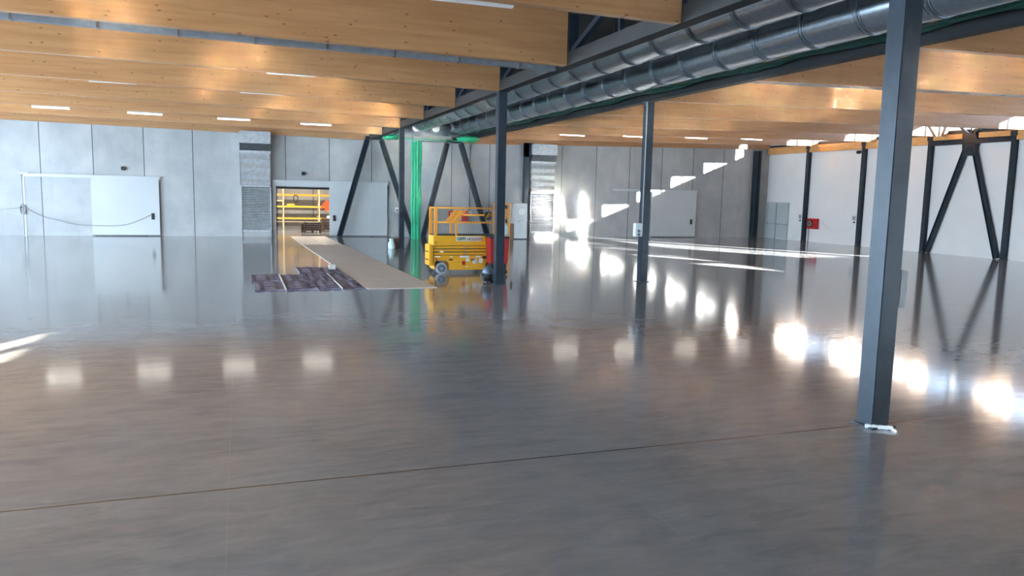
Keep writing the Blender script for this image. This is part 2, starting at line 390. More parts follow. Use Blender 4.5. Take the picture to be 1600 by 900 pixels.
# edge timbers on the right wall
for i, (a, b) in enumerate(zip(cl, cl[1:])):
    if a < 24: continue
    low = a > 35 or a < 30
    z0, z1 = (6.5, 7.02) if low else (6.72, 7.02)
    dsc = {24.4: 'right of the last post by the frame edge', 30.55: 'above the dark V brace', 35.9: 'left of the V brace, behind the near column', 41.15: 'above the red hose cabinet', 46.5: 'above the grey double door in the far corner'}[a]
    spans = [(a+.14, b-.14, dsc)] if a != 30.55 else [(a+.14, 32.68, 'right of the V brace gusset'), (33.72, b-.14, 'left of the V brace gusset')]
    for sa, sb, ds in spans:
        tag(MB().box(XW-.28, XW-.02, sa, sb, z0, z1, .008).build('edge_timber', 'edge_wood'), 'orange edge timber on the right wall, ' + ds, 'beam', 'edge timbers on the right wall')
    if a > 41 and a < 42:
        pts = [(XW-.16, a+.3+4.7*t, 7.10+.03*math.sin(t*9)+.015*math.sin(t*23)) for t in [k/24 for k in range(25)]]
        tag(MB().tube(pts, .035).build('loose_cable', 'black'), 'dark cable bundle lying on the edge timber above the hose cabinet', 'cable')
    if a == 30.55:
        pts = [(XW-.16, a+.3+1.7*t, 7.07+.015*math.sin(t*7)) for t in [k/16 for k in range(17)]]
        tag(MB().tube(pts, .03).build('loose_cable', 'black'), 'dark cable bundle lying on the edge timber above the V brace', 'cable')

# ------------------------------------------------------------------ steel frame
def h_column(name, x, y, z1, s, label, cat, group=None, axis='x', mat_='steel'):
    t = thing(name, (x, y, 0), label, cat, group)
    h = s/2
    MB().box(-h, h, -h, h, .02, z1, .012).build('shaft', mat_, t)
    MB().box(-h-.06, h+.06, -h-.06, h+.06, 0, .02).build('base_plate', mat_, t)
    MB().box(-h-.03, h+.03, -h-.03, h+.03, z1, z1+.03).build('head_plate', mat_, t)
    return t
c1 = h_column('steel_column', 8.055, 7.90, 6.25, .29, 'large near dark steel column at the right, rising through the whole frame', 'column', 'columns of the middle row')
h_column('steel_column', XL, 24.12, 6.25, .28, 'dark steel column standing by the yellow scissor lift', 'column', 'columns of the middle row')
h_column('steel_column', XL, 40.5, 6.25, .26, 'far dark steel column beside the green net', 'column', 'columns of the middle row')
h_column('steel_column', XR, 24.12, 6.27, .28, 'dark steel column carrying a white socket box and conduit', 'column', 'columns of the middle row')
# mortar strip at the near column's foot
mb = MB(); random.seed(5)
for i in range(12):
    t0, t1 = i/12, (i+1)/12+.02
    p0 = Vector((7.835+.27*t0, 7.80-.19*t0, .022+.012*random.random())); p1 = Vector((7.835+.27*t1, 7.80-.19*t1, .022+.012*random.random()))
    mb.bar(p0, p1, .035+.012*random.random(), .045)
mb.bar((8.10, 7.60, .015), (8.085, 7.51, .015), .018, .03)
tag(mb.build('mortar_strip', 'foil'), 'crumpled pale strip at the foot of the near column', 'strip')

def truss(x, side):
    t = thing('steel_truss', (x, 22, 6.28), 'dark steel lattice truss along the %s side of the ducts' % side, 'truss', 'trusses beside the ducts')
    y0, y1 = YS-22, 50.2-22
    # bottom chord as an H section lying flat
    mb = MB(); mb.box(-.15, .15, y0, y1, 0, .025).box(-.15, .15, y0, y1, .29, .315).box(-.02, .02, y0, y1, .02, .30); mb.build('bottom_chord', 'steel_black', t)
    s = -1 if side == 'left' else 1
    MB().box(s*.15-.01, s*.15+.01, y0, y1, -.0, .33).build('side_flange', 'steel_grey', t)
    MB().box(-.14, .14, y0, y1, 1.26, 1.48).build('top_chord', 'steel', t)
    for y in BEAM_Y:
        yy = y-22
        if yy > y1: continue
        MB().box(-.12, .12, yy-.13, yy+.13, .31, 1.27).build('post', 'steel', t)
        for d in (0, 1):
            ya = yy+d*2.7; 
            if ya+2.7 > y1+.3: continue
            z = (.33, 1.27) if d == 0 else (1.27, .33)
            MB().bar((0, ya, z[0]), (0, ya+2.7, z[1]), .14, .14).build('diagonal', 'steel', t)
            if d == 0: MB().bar((0, ya+2.7, .33), (0, ya+2.7, 1.27), .09).build('strut', 'steel', t)
    return t
truss(XL, 'left'); truss(XR, 'right')

# A-shaped braces at the rear wall
YA = 50.45
def brace(x0, x1, xt0, xt1, label):
    t = thing('steel_brace', ((x0+x1)/2, YA, 0), label, 'brace', 'A braces under the far truss ends'); cx = (x0+x1)/2
    for a, b, n in ((x0, xt0, 0), (x1, xt1, 1)):
        mb = MB(); A = Vector((a-cx, 0, .02)); B = Vector((b-cx, 0, 6.28)); d = (B-A).normalized(); sx = Vector((d.z, 0, -d.x))*.15
        for sgn in (-1, 1):
            mb.bar(A+sx*sgn, B+sx*sgn, .035, .28, (0, 1, 0))
        mb.bar(A, B, .28, .03, (0, 1, 0))
        mb.build('leg', 'steel', t)
        MB().box(a-cx-.2, a-cx+.2, -.2, .2, 0, .02).build('foot_plate', 'steel', t)
    MB().box(min(xt0, xt1)-cx-.1, max(xt0, xt1)-cx+.1, -.16, .16, 6.28, 6.5).build('head', 'steel', t)
brace(6.05, 10.85, 7.85, 8.75, 'dark A-shaped steel brace left of the green net, one leg over the sliding door')
brace(11.55, 16.1, 13.15, 14.1, 'dark A-shaped steel brace behind the yellow scissor lift')
# post with haunch beside the second grille and far corner post
t = thing('wall_post', (18.95, YB-.35, 0), 'dark grey wall post with a flared head beside the sunlit duct riser', 'post')
MB().box(-.16, .16, -.16, .16, 0, 6.55).build('shaft', 'steel', t)
MB().prism([(-.16, 5.6), (.16, 5.6), (.55, 6.55), (-.16, 6.55)], 1, -.16, .16).build('haunch', 'steel', t)
t = thing('corner_post', (38.25, YB-.3, 0), 'dark double steel post in the far right corner', 'post')
MB().box(-.22, -.02, -.18, .18, 0, 6.75).build('left_flange', 'steel', t); MB().box(.06, .26, -.18, .18, 0, 6.75).build('right_flange', 'steel', t)
MB().box(-.05, .08, -.05, .05, 0, 6.75).build('web', 'steel', t)
# right wall posts
pd = {24.4: 'out of frame past the V brace', 30.55: 'by the right frame edge, right of the V brace', 35.9: 'left of the V brace', 41.15: 'between the red hose cabinet and the near column', 46.5: 'between the grey double door and the red hose cabinet'}
for y in POST_Y:
    if y < 24: continue
    t = thing('wall_post', (XW-.16, y, 0), 'dark steel wall post ' + pd[y], 'post', 'posts on the white wall')
    mb = MB(); mb.box(-.13, -.10, -.13, .13, 0, 6.98).box(.10, .13, -.13, .13, 0, 6.98).box(-.1, .1, -.10, .10, 0, 6.98); mb.build('shaft', 'steel', t)
    MB().box(-.16, .14, -.18, .18, 0, .02).build('base_plate', 'steel', t)
    MB().box(-.15, .13, -.2, .2, 6.72, 6.98, .01).build('head_bracket', 'steel_grey', t)
# V brace on the right wall
t = thing('wall_brace', (XW-.2, 33.2, 0), 'dark steel V brace with gusset on the white right wall', 'brace')
for y0 in (35.55-33.2, 30.95-33.2):
    yt = .22 if y0 > 0 else -.22
    mb = MB(); A = Vector((0, y0, .05)); B = Vector((0, yt, 6.3)); d = (B-A).normalized(); sx = Vector((0, d.z, -d.y))*.12
    for sg in (-1, 1): mb.bar(A+sx*sg, B+sx*sg, .2, .03, sx.normalized())
    mb.bar(A, B, .03, .22, sx.normalized())
    mb.build('leg', 'steel', t)
MB().prism([(-.42, 5.75), (.42, 5.75), (.5, 6.6), (.32, 7.0), (-.32, 7.0), (-.5, 6.6)], 0, -.09, .09).build('gusset', 'steel', t)
MB().box(-.1, .1, -2.55, 2.6, 6.42, 6.66, .01).build('cross_beam', 'steel', t)
for s in (-1, 1):
    MB().bar((0, s*.15, 6.95), (0, s*1.75, 8.2), .14, .12).build('upper_arm', 'steel', t)
MB().bar((0, 0, 6.95), (0, 0, 8.35), .1).build('upper_strut', 'steel', t)

# ------------------------------------------------------------------ spiral ducts
def duct(x, z, label, phase):
    t = thing('spiral_duct', (x, 20, z), label, 'duct', 'round ducts between the trusses')
    R = .5; y0, y1 = YS+.5-20, 43.9-20
    MB().cyl((0, y0, 0), (0, y1, 0), R, seg=40).build('duct_pipe', 'galv', t)
    n = int((y1-y0)/1.65)
    for k in range(n+1):
        yy = y0+phase+k*1.65
        if yy > y1-.1: break
        MB().cyl((0, yy-.022, 0), (0, yy+.022, 0), R+.016, seg=40).cyl((0, yy-.09, 0), (0, yy-.075, 0), R+.008, seg=40).cyl((0, yy+.075, 0), (0, yy+.09, 0), R+.008, seg=40).build('coupling_band', 'galv_dark', t)
        if k % 2 == 0:
            for sx in (-1, 1): MB().cyl((sx*(R+.03), yy+.2, 0), (sx*(R+.03), yy+.2, 7.88-z), .008, seg=6).build('hanger_rod', 'steel_grey', t)
    # end elbow turning down to the rear
    mb = MB(); N = 6
    for i in range(N):
        a0, a1 = i*math.pi/2/N, (i+1)*math.pi/2/N
        p = lambda a: (0, y1+.75*math.sin(a), .0+.75*(1-math.cos(a))*.35)
        mb.cyl(p(a0), p(a1), R, seg=32)
    mb.build('elbow', 'galv', t)
duct(9.95, 6.98, 'galvanised spiral duct nearer the left truss, upper one in the photo', .6)
duct(12.3, 6.90, 'galvanised spiral duct nearer the right truss, lower one in the photo', 1.35)
# far end plenum linking both ducts
t = thing('duct_plenum', (11.1, 46.3, 6.9), 'galvanised plenum box joining both ducts at the rear wall', 'duct')
MB().box(-2.2, 2.2, -.6, .8, -.42, .45, .03).build('casing', 'galv', t)
for x in (-1.2, 0, 1.2): MB().cyl((x, -.6, -.05), (x+.05, -.95, -.12), .22, seg=20).build('flexible_stub', 'galv', t)
MB().cyl((0, .78, .0), (0, 4.0, 0), .3, seg=24).build('wall_sleeve', 'galv', t)

# green nets: rolled strip along the right truss, wad over the far end, hanging bundle
mb = MB(); rows = []
random.seed(3)
for i in range(140):
    y = -21.5+i*.47; row = []
    for j in range(6):
        row.append(mb.bm.verts.new((12.72+j*.11, y, 6.50+.03*random.random()+.05*math.sin(y*1.4+j))))
    rows.append(row)
for a, b in zip(rows, rows[1:]):
    for j in range(5): mb.bm.faces.new((a[j], a[j+1], b[j+1], b[j]))
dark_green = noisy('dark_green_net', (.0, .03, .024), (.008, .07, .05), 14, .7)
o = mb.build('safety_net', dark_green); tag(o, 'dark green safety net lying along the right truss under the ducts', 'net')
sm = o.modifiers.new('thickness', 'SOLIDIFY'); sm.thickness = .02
def wad(c, sx, sy, sz, label, seed):
    random.seed(seed); mb = MB(); bmesh.ops.create_icosphere(mb.bm, subdivisions=3, radius=1)
    for v in mb.bm.verts:
        k = 1+.25*math.sin(v.co.x*7+seed)*math.sin(v.co.z*9)+.12*random.random(); v.co = Vector((c[0]+v.co.x*sx*k, c[1]+v.co.y*sy*k, c[2]+v.co.z*sz*k))
    for f in mb.bm.faces: f.smooth = True
    tag(mb.build('net_bundle', 'green'), label, 'net', 'bunched green nets under the truss ends')
wad((8.9, 47.5, 6.30), .55, .8, .16, 'small bunched green net over the left truss end', 1)
wad((12.95, 44.9, 6.2), .6, .7, .18, 'small bunched green net over the right truss end', 2)
t = thing('hanging_net', (10.45, 47.6, 0), 'bright green net hanging in a tall folded bundle to the floor', 'net')
mb = MB(); N = 26; NZ = 14; rows = []
for k in range(NZ+1):
    z = .02+6.1*k/NZ; row = []
    wdt = .31*(1-.08*math.sin(k*.9)); 
    for i in range(N):
        a = 2*math.pi*i/N; rr = 1+.16*math.sin(a*9+.1*k)
        row.append(mb.bm.verts.new((math.cos(a)*wdt*rr*.95, math.sin(a)*.20*rr, z)))
    rows.append(row)
for a, b in zip(rows, rows[1:]):
    for i in range(N):
        mb.bm.faces.new((a[i], a[(i+1) % N], b[(i+1) % N], b[i]))
mb.bm.faces.new(rows[0][::-1]); mb.bm.faces.new(rows[-1]); mb.build('net_cloth', 'green', t)
MB().cyl((-.9, 0, 6.14), (2.6, 0, 6.14), .03, seg=10).build('rail', 'galv', t)
tag(MB().cyl((9.2, 46.9, 6.2), (13.2, 46.9, 6.2), .03, seg=8).build('net_rope', 'green'), 'thin green rope strung between the truss ends', 'rope')

# ------------------------------------------------------------------ cable trays, lamps
def tray(x0, x1, y, dz, label):
    t = thing('cable_tray', (x0, y, 0), label, 'cable tray', 'grey trays under the beams'); L = x1-x0
    z0, z1 = dz(x0), dz(x1)
    mb = MB()
    mb.hexa([(0, -.11, z0), (L, -.11, z1), (L, .11, z1), (0, .11, z0), (0, -.11, z0+.13), (L, -.11, z1+.13), (L, .11, z1+.13), (0, .11, z0+.13)])
    mb.build('tray_body', TRAY, t)
    n = int(L/1.62)
    for k in range(n+1):
        x = .4+k*1.62
        if x > L: break
        z = z0+(z1-z0)*x/L
        MB().box(x-.02, x+.02, -.125, .125, z-.012, z+.15).box(x-.012, x+.012, .08, .10, z+.13, z+1.35).build('hanger', 'galv', t)
TRAY = noisy('blue_grey_tray', (.19, .23, .28), (.25, .29, .33), 6, .4, .5)
tray(-17.8, 7.9, 19.25, lambda x: bot(x)-.04, 'blue-grey cable tray under the second left beam')
tray(13.9, 39.2, 19.25, lambda x: bot(x)+.06, 'thin grey cable tray under the second right-hand beam')

def lamp(x, y, z, lit, label, group):
    t = thing('linear_lamp', (x, y, z), label, 'lamp', group); L = .8
    MB().box(-L, L, -.06, .06, .02, .09, .01).build('housing', 'plastic_w', t)
    MB().box(-L+.02, L-.02, -.05, .05, -.015, .02, .006).build('diffuser', 'lamp' if lit else 'lamp_off', t)
    for s in (-1, 1): MB().cyl((s*.6, 0, .09), (s*.6, 0, bot(x)+BD-z-.03), .006, seg=6).build('suspension_wire', 'galv', t)
    return t
def zl(x, y, ynear, d): return 3+(bot(x)-3)*y/ynear-d
lx = [-8.45, -4.35, -.18, 3.95]; ll = ['leftmost of the four on the left', 'second from the left, above the closed sliding door', 'third from the left, left of the duct riser', 'rightmost of the left four, above the open sliding door']
for x, s in zip(lx, ll): lamp(x, 42.9, zl(x, 42.9, 40.31, .10), True, 'lit linear lamp, ' + s, 'lit lamps in front of the concrete wall')
for x, s in zip([18.9, 23.1, 27.5, 31.7], ['just right of the sunlit duct riser', 'behind the column with the socket box', 'second from the right', 'rightmost, above the sliding door in the corner bay']):
    lamp(x, 42.9, zl(x, 42.9, 40.31, .08), True, 'lit linear lamp on the right, ' + s, 'lit lamps in front of the concrete wall')
for (x, s) in zip([-4.35, -.2, 3.95], ['leftmost, at the left frame edge', 'middle of the row', 'nearest the truss']):
    lamp(x, 19.5, bot(x)+.28, False, 'unlit white linear lamp beside the blue-grey tray, ' + s, 'unlit lamps by the cable tray')
lamp(4.1, 14.0, bot(4)+.12, False, 'unlit white linear lamp at the top frame edge behind the nearest beam', 'unlit lamps by the cable tray')
for (x, y, s) in ((1.7, 26.9, 'under the third left beam, right side'), (-4.3, 32.2, 'under the fourth left beam, left side'), (.9, 32.2, 'under the fourth left beam, right side'), (17.5, 32.2, 'under the fourth right-hand beam')):
    yn = y-2.8
    lamp(x, y, 3+(bot(x)-3)*y/(yn)-.02, False, 'unlit white linear lamp seen as a thin line ' + s, 'unlit lamps far up')

# ------------------------------------------------------------------ duct risers with louvres
def riser(x0, x1, label):
    w_ = x1-x0; t = thing('duct_riser', (x0, YB, 0), label, 'duct', 'louvred duct risers on the concrete wall')
    MB().box(-.02, w_+.02, -.75, -.02, 5.75, 6.5, .05).build('top_duct', 'zinc', t)
    MB().prism([(-.75, 5.75), (-.02, 5.75), (-.02, 5.30), (-.45, 5.30)], 0, .0, w_).build('sloped_neck', 'galv_dark', t)
    MB().box(-.01, w_+.01, -.50, -.02, 5.18, 5.32, .01).build('flange', 'zinc', t)
    # corrugated middle
    mb = MB(); poly = [(-.02, 3.22)]; n = 4; z0, z1 = 3.22, 5.18
    for i in range(n*4+1):
        z = z0+(z1-z0)*i/(n*4); poly.append((-.40-.07*math.sin(i*math.pi/2*1.0), z))
    poly.append((-.02, z1)); mb.prism(poly, 0, .03, w_-.03); mb.build('ribbed_duct', 'zinc', t)
    # louvre
    mb = MB(); mb.box(0, .07, -.46, -.02, .3, 3.2).box(w_-.07, w_, -.46, -.02, .3, 3.2).box(0, w_, -.46, -.02, 3.08, 3.2).box(0, w_, -.46, -.02, .3, .42); mb.build('frame', 'zinc', t)
    lv = MB(); k = 0; z = .44
    while z < 3.05:
        lv.hexa([(.07, -.44, z), (w_-.07, -.44, z), (w_-.07, -.36, z+.07), (.07, -.36, z+.07), (.07, -.44, z+.012), (w_-.07, -.44, z+.012), (w_-.07, -.36, z+.082), (.07, -.36, z+.082)]); z += .105
    lv.build('louvre_blades', 'zinc', t)
    MB().box(.07, w_-.07, -.34, -.02, .42, 3.08).build('cavity_shade', 'shade_fill', t)  # solid near-black block; its colour stands in for shade behind the blades
    MB().box(0, w_, -.42, -.02, 0, .3).build('plinth', 'concrete', t)
    return t
riser(.08, 1.9, 'tall galvanised duct riser with louvre between the two left sliding doors')
riser(19.3, 21.15, 'tall sunlit duct riser with louvre on the right part of the concrete wall')

# ------------------------------------------------------------------ sliding doors
def sliding(n, p0, p1, r0, r1, hx, z=3.42):
    """panel p0..p1, rail r0..r1"""
    t = MB().box(p0, p1, YB-.20, YB-.10, .03, z, .01).build('door_%d' % n, 'door_white'); t['kind'] = 'structure'
    MB().box(r0, r1, YB-.24, YB-.02, z-.02, z+.15, .01).build('rail', 'door_white', t)
    MB().box(p0, p1, YB-.21, YB-.09, .03, .07).build('bottom_seal', 'rubber', t)
    h = MB().box(hx-.09, hx+.09, YB-.23, YB-.19, 1.0, 1.38, .01).build('recessed_handle', 'black', t)
    return t
sliding(1, -8.2, -4.55, -11.6, -4.45, -4.92)
sliding(2, 5.5, 9.25, 2.0, 9.3, 5.8)
sliding(3, 29.15, 33.0, 25.95, 33.05, 32.6)
# jambs round the opening
jm = MB().box(1.98, 2.2, YB-.14, YB-.0, 0, 3.4).box(2.2, 2.25, YB-.05, YB+.3, 0, 3.15).box(2.2, 5.6, YB-.12, YB-.02, 3.2, 3.42)
struct(jm, 'trim_2', 'door_white')
struct(MB().box(2.25, 5.55, YB+.02, YB+.2, 3.02, 3.15).box(2.2, 2.25, YB-.15, YB-.05, 0, 3.2), 'trim_3', 'black')
# fire door frame at closed left opening
struct(MB().box(-11.72, -11.6, YB-.03, YB, 0, 3.4).box(-11.9, -11.35, YB-.1, YB, 3.57, 3.62), 'trim_4', 'door_white')
# wall sensors
for x, s in ((-6.45, 'left sliding door'), (3.9, 'open storeroom doorway')):
    t = thing('door_siren', (x, YB-.01, 4.0), 'small black box on a bracket high above the ' + s, 'alarm', 'small black boxes above the doors')
    MB().box(-.12, .1, -.16, -.03, -.1, .12, .015).build('body', 'black', t); MB().box(.08, .26, -.04, 0, -.02, .03).build('bracket', 'plastic_g', t)
# cables on the wall
def sag(name, pts, r, material, label, cat='cable'):
    return tag(MB().tube(pts, r).build(name, material), label, cat)
t = thing('hose_hank', (-11.74, YB-.08, 1.6), 'grey looped hank of hose hanging on the wall at the far left', 'hose')
for q in range(3):
    pts = [(.09*math.sin(a)*(1+.2*q), -.03*q, -.08+.24*math.cos(a)*(1+.1*q)) for a in [2*math.pi*k/20 for k in range(21)]]
    MB().tube(pts, .016).build('loop', 'cable', t)
MB().box(-.08, .08, -.05, .05, .1, .2).build('hook', 'plastic_g', t)
px = [(-11.6, 1.6), (-10.7, 1.1), (-9.9, .9), (-9.0, .65), (-8.0, .62), (-6.9, .62), (-6.2, .75), (-5.5, 1.05), (-5.05, 1.3)]
def smooth(p, n=5):
    out = []
    for i in range(len(p)-1):
        p0 = p[max(i-1, 0)]; p1 = p[i]; p2 = p[i+1]; p3 = p[min(i+2, len(p)-1)]
        for k in range(n):
            t_ = k/n; out.append(tuple(.5*((2*b)+(-a+c)*t_+(2*a-5*b+4*c-d)*t_*t_+(-a+3*b-3*c+d)*t_**3) for a, b, c, d in zip(p0, p1, p2, p3)))
    out.append(p[-1]); return out
sag('wall_cable', smooth([(x, YB-.24, z) for x, z in px]), .018, 'cable', 'grey cable drooping across the left sliding door')
sag('wall_cable', smooth([(-17, YB-.03, 1.2), (-14, YB-.03, 1.35), (-11.85, YB-.03, 1.62)]), .014, 'cable', 'thin cable running left from the hose hank')
sag('conduit_pipe', [(-11.72, YB-.03, 0.05), (-11.72, YB-.03, 3.5)], .02, 'cable', 'thin vertical conduit through the hose hank at far left', 'pipe')

# small things on the concrete wall
def socket(x, z, label):
    t = thing('wall_socket', (x, YB-.01, z), label, 'socket', 'white sockets on the concrete wall')
    MB().box(-.14, .14, -.1, 0, -.16, .16, .015).build('housing', 'plastic_w', t)
    MB().box(-.09, .09, -.12, -.1, -.12, .02, .005).build('socket_face', 'plastic_g', t)
    MB().box(-.07, .0, -.13, -.115, -.08, -.02).build('switch', 'black', t)
socket(9.93, 1.8, 'white wall socket left of the green net, right of the open sliding door')
socket(14.98, 1.62, 'white wall socket seen above the scissor lift railing')
sag('conduit_pipe', [(14.98, YB-.03, 1.8), (14.98, YB-.03, 6.3)], .02, 'steel_grey', 'thin vertical conduit above the socket behind the lift', 'pipe')
t = thing('hose_cabinet', (13.46, YB-.02, 1.0), 'red fire hose cabinet on the concrete wall behind the lift railing', 'hose cabinet')
MB().box(0, 1.35, -.22, 0, 0, .78, .01).build('casing', 'red_b', t); MB().box(.08, .9, -.24, -.21, .08, .7, .01).build('glass_front', 'plastic_g', t)
MB().tube([(.45+.2*math.cos(a), -.26, .38+.2*math.sin(a)) for a in [2*math.pi*k/20 for k in range(21)]], .05).build('hose', 'black', t)
pts = [(11.42+.17*math.cos(a), YB-.07, 5.64+.38*math.sin(a)) for a in [2*math.pi*k/24-.9 for k in range(20)]]
sag('cable_coil', pts, .03, 'red_b', 'reddish cable coil high on the wall right of the green net')

# ------------------------------------------------------------------ right wall fittings
t = MB().box(XW-.03, XW-.0, 48.45, 51.12, .0, 2.82).build('door_4', 'door_grey'); t['kind'] = 'structure'
for a, b in ((48.52, 49.86), (49.92, 51.05)):
    l_ = MB().box(XW-.06, XW-.03, a, b, .05, 2.75, .005).build('leaf', 'door_grey', t)
    MB().box(XW-.13, XW-.09, a+.08, b-.12, 1.12, 1.17).box(XW-.14, XW-.06, b-.22, b-.1, 1.08, 1.2).box(XW-.14, XW-.06, a+.05, a+.12, 1.1, 1.18).build('panic_bar', 'plastic_g', l_)
MB().box(XW-.045, XW-.035, 49.86, 49.92, 0, 2.75).build('centre_gap', 'black', t)
MB().box(XW-.08, XW-.02, 48.5, 49.8, 0, .03).build('sill', 'plastic_w', t)
def swbox(x, y, z, label, side=-1):
    t = thing('switch_box', (x, y, z), label, 'socket box', 'socket boxes on the right-wall posts')
    MB().box(-.12, .06, .02, .46, -.34, .34, .012).build('housing', 'plastic_w', t)
    MB().box(-.15, -.12, .1, .38, -.05, .22, .01).build('lid', 'plastic_g', t)
    MB().cyl((-.12, .16, -.16), (-.2, .18, -.22), .05, seg=12).build('plug', 'black', t)
swbox(XW-.16, 46.63, 1.72, 'white socket box on the post between double door and hose cabinet')
swbox(XW-.16, 41.28, 1.8, 'white socket box on the post left of the near column')
t = thing('hose_cabinet', (XW-.005, 45.15, .95), 'red fire hose cabinet with pipe below on the white right wall', 'hose cabinet')
MB().box(-.24, 0, 0, 1.0, 0, .76, .012).build('casing', 'red_b', t)
MB().box(-.26, -.235, .42, .9, .15, .62, .01).build('glass_front', 'black', t)
MB().tube([(-.275, .66+.15*math.cos(a), .38+.15*math.sin(a)) for a in [2*math.pi*k/20 for k in range(21)]], .035).build('hose_reel', 'plastic_g', t)
MB().cyl((-.1, .95, -.95), (-.1, .95, 0), .03, seg=12).build('pipe', 'plastic_g', t)
sag('wall_cable', smooth([(XW-.03, 44.9, 1.65), (XW-.03, 44.2, 1.0), (XW-.03, 43.2, .85), (XW-.03, 42.2, 1.1), (XW-.03, 41.5, 1.6)]), .014, 'plastic_w', 'white cable drooping between the red hose cabinet and the next post')
sag('wall_cable', smooth([(XW-.03, 46.9, 1.4), (XW-.03, 47.3, .5), (XW-.03, 48.3, .12)]), .014, 'plastic_w', 'white cable hanging from the socket box towards the double door')
t = thing('wall_siren', (XW-.3, 41.55, 6.3), 'small dark horn at the top of the post left of the near column', 'alarm')
MB().lathe((0, 0, -.12), [(.04, 0), (.14, .05), (.16, .16), (.08, .24)], 16).build('horn', 'black', t); MB().box(.0, .2, -.3, .0, .0, .08).build('bracket', 'black', t)

# socket boxes and conduit on the free columns
t = thing('socket_panel', (13.08, 24.05, 1.62), 'white socket panel with two round outlets on the middle-row column', 'socket box')
MB().box(-.02, .26, -.14, .06, 0, .46, .015).build('housing', 'plastic_w', t)
MB().box(.03, .2, -.16, -.14, .28, .42, .006).build('window_flap', 'turq', t)
for z in (.2, .08): MB().cyl((.1, -.14, z), (.1, -.2, z-.02), .045, seg=14).build('outlet', 'hub', t)
sag('conduit_pipe', smooth([(13.33, 23.94, 2.08), (13.33, 23.94, 5.9), (13.30, 23.90, 6.1), (13.22, 23.80, 6.2)]), .022, 'plastic_g', 'grey conduit rising from the socket panel up its column', 'pipe')
t = thing('junction_box', (8.205, 7.88, 1.62), 'grey junction box on the right side of the large near column', 'socket box')
MB().box(0, .10, -.14, .12, 0, .49, .012).build('housing', 'plastic_g', t)
MB().box(.10, .125, -.11, .09, .06, .42, .008).build('lid', 'plastic_g', t)
MB().cyl((.05, 0, .49), (.05, 0, .54), .02, seg=10).build('cable_gland', 'hub', t)

# ------------------------------------------------------------------ floor boards, mats
random.seed(11)
NR = 10; yb0, yb1 = 23.5, 51.0
for r_ in range(NR):
    y0 = yb0+(yb1-yb0)*r_/NR; y1 = yb0+(yb1-yb0)*(r_+1)/NR-.015
    for c in range(2):
        f = lambda yy: 3.68-(yy-yb0)*.024
        wd = 1.08
        j = random.uniform(-.015, .015); x0a, x0b = f(y0)+c*(wd+.012)+j, f(y1)+c*(wd+.012)+j
        o = MB().hexa([(x0a, y0, 0), (x0a+wd, y0, 0), (x0b+wd, y1, 0), (x0b, y1, 0), (x0a, y0, .018), (x0a+wd, y0, .018), (x0b+wd, y1, .018), (x0b, y1, .018)]).build('floor_board', 'board')
        place = ['nearest row', 'second row', 'third row', 'fourth row', 'fifth row', 'sixth row', 'seventh row', 'eighth row', 'ninth row', 'last row, at the open doorway'][r_]
        tag(o, 'beige protective floor board in the path, %s column, %s from the camera' % (('left', 'right')[c], place), 'board', 'boards of the path to the storeroom')
mats = [(.38, 1.26, 23.6, 25.7), (1.3, 2.2, 23.6, 25.7), (.33, 1.22, 25.8, 27.9), (1.27, 2.15, 25.8, 27.9),
        (2.24, 2.9, 23.6, 25.7), (2.94, 3.6, 23.6, 25.7), (2.2, 2.86, 25.8, 27.95), (2.9, 3.53, 25.8, 27.95), (1.98, 2.8, 28.05, 30.3), (2.84, 3.48, 28.05, 30.3)]
mlab = ['front row leftmost', 'front row second from left', 'middle row leftmost', 'middle row second from left', 'front row third from left', 'front row next to the beige boards',
        'middle row third from left', 'middle row next to the beige boards', 'back row left', 'back row right, by the white box']
for i, ((x0, x1, y0, y1), s) in enumerate(zip(mats, mlab)):
    mb = MB(); nx, ny = 6, 10; g = []
    for a in range(nx+1):
        g.append([mb.bm.verts.new(((x1-x0)*(a/nx), (y1-y0)*(b/ny), .028+.012*math.sin(a*2.1+i)+.012*math.sin(b*1.7+i*2)+.01*random.random())) for b in range(ny+1)])
    for a in range(nx):
        for b in range(ny): mb.bm.faces.new((g[a][b], g[a+1][b], g[a+1][b+1], g[a][b+1]))
    ret = bmesh.ops.extrude_face_region(mb.bm, geom=list(mb.bm.faces))
    for v in [e for e in ret['geom'] if isinstance(e, bmesh.types.BMVert)]: v.co.z = .002
    o = mb.build('patterned_mat', 'mat'); o.location = (x0, y0, 0)
    tag(o, 'dark purple patterned mat, ' + s, 'mat', 'mats spread beside the board path')
for (x0, x1, y0, y1, s) in ((1.24, 1.285, 23.6, 27.9, 'between the two left mat columns'), (2.9, 2.93, 23.6, 27.9, 'between the two right mat columns')):
    tag(MB().box(x0, x1, y0, y1, .0, .055, .006).build('batten', 'plastic_w'), 'pale thin batten lying ' + s, 'batten')
t = thing('small_box', (3.25, 29.4, .05), 'small white box standing on the dark patterned mats', 'box')
MB().box(-.12, .12, -.1, .1, 0, .17, .01).build('carton', 'plastic_w', t); MB().box(-.125, .125, -.02, .02, .165, .173).build('tape', 'cardboard', t)

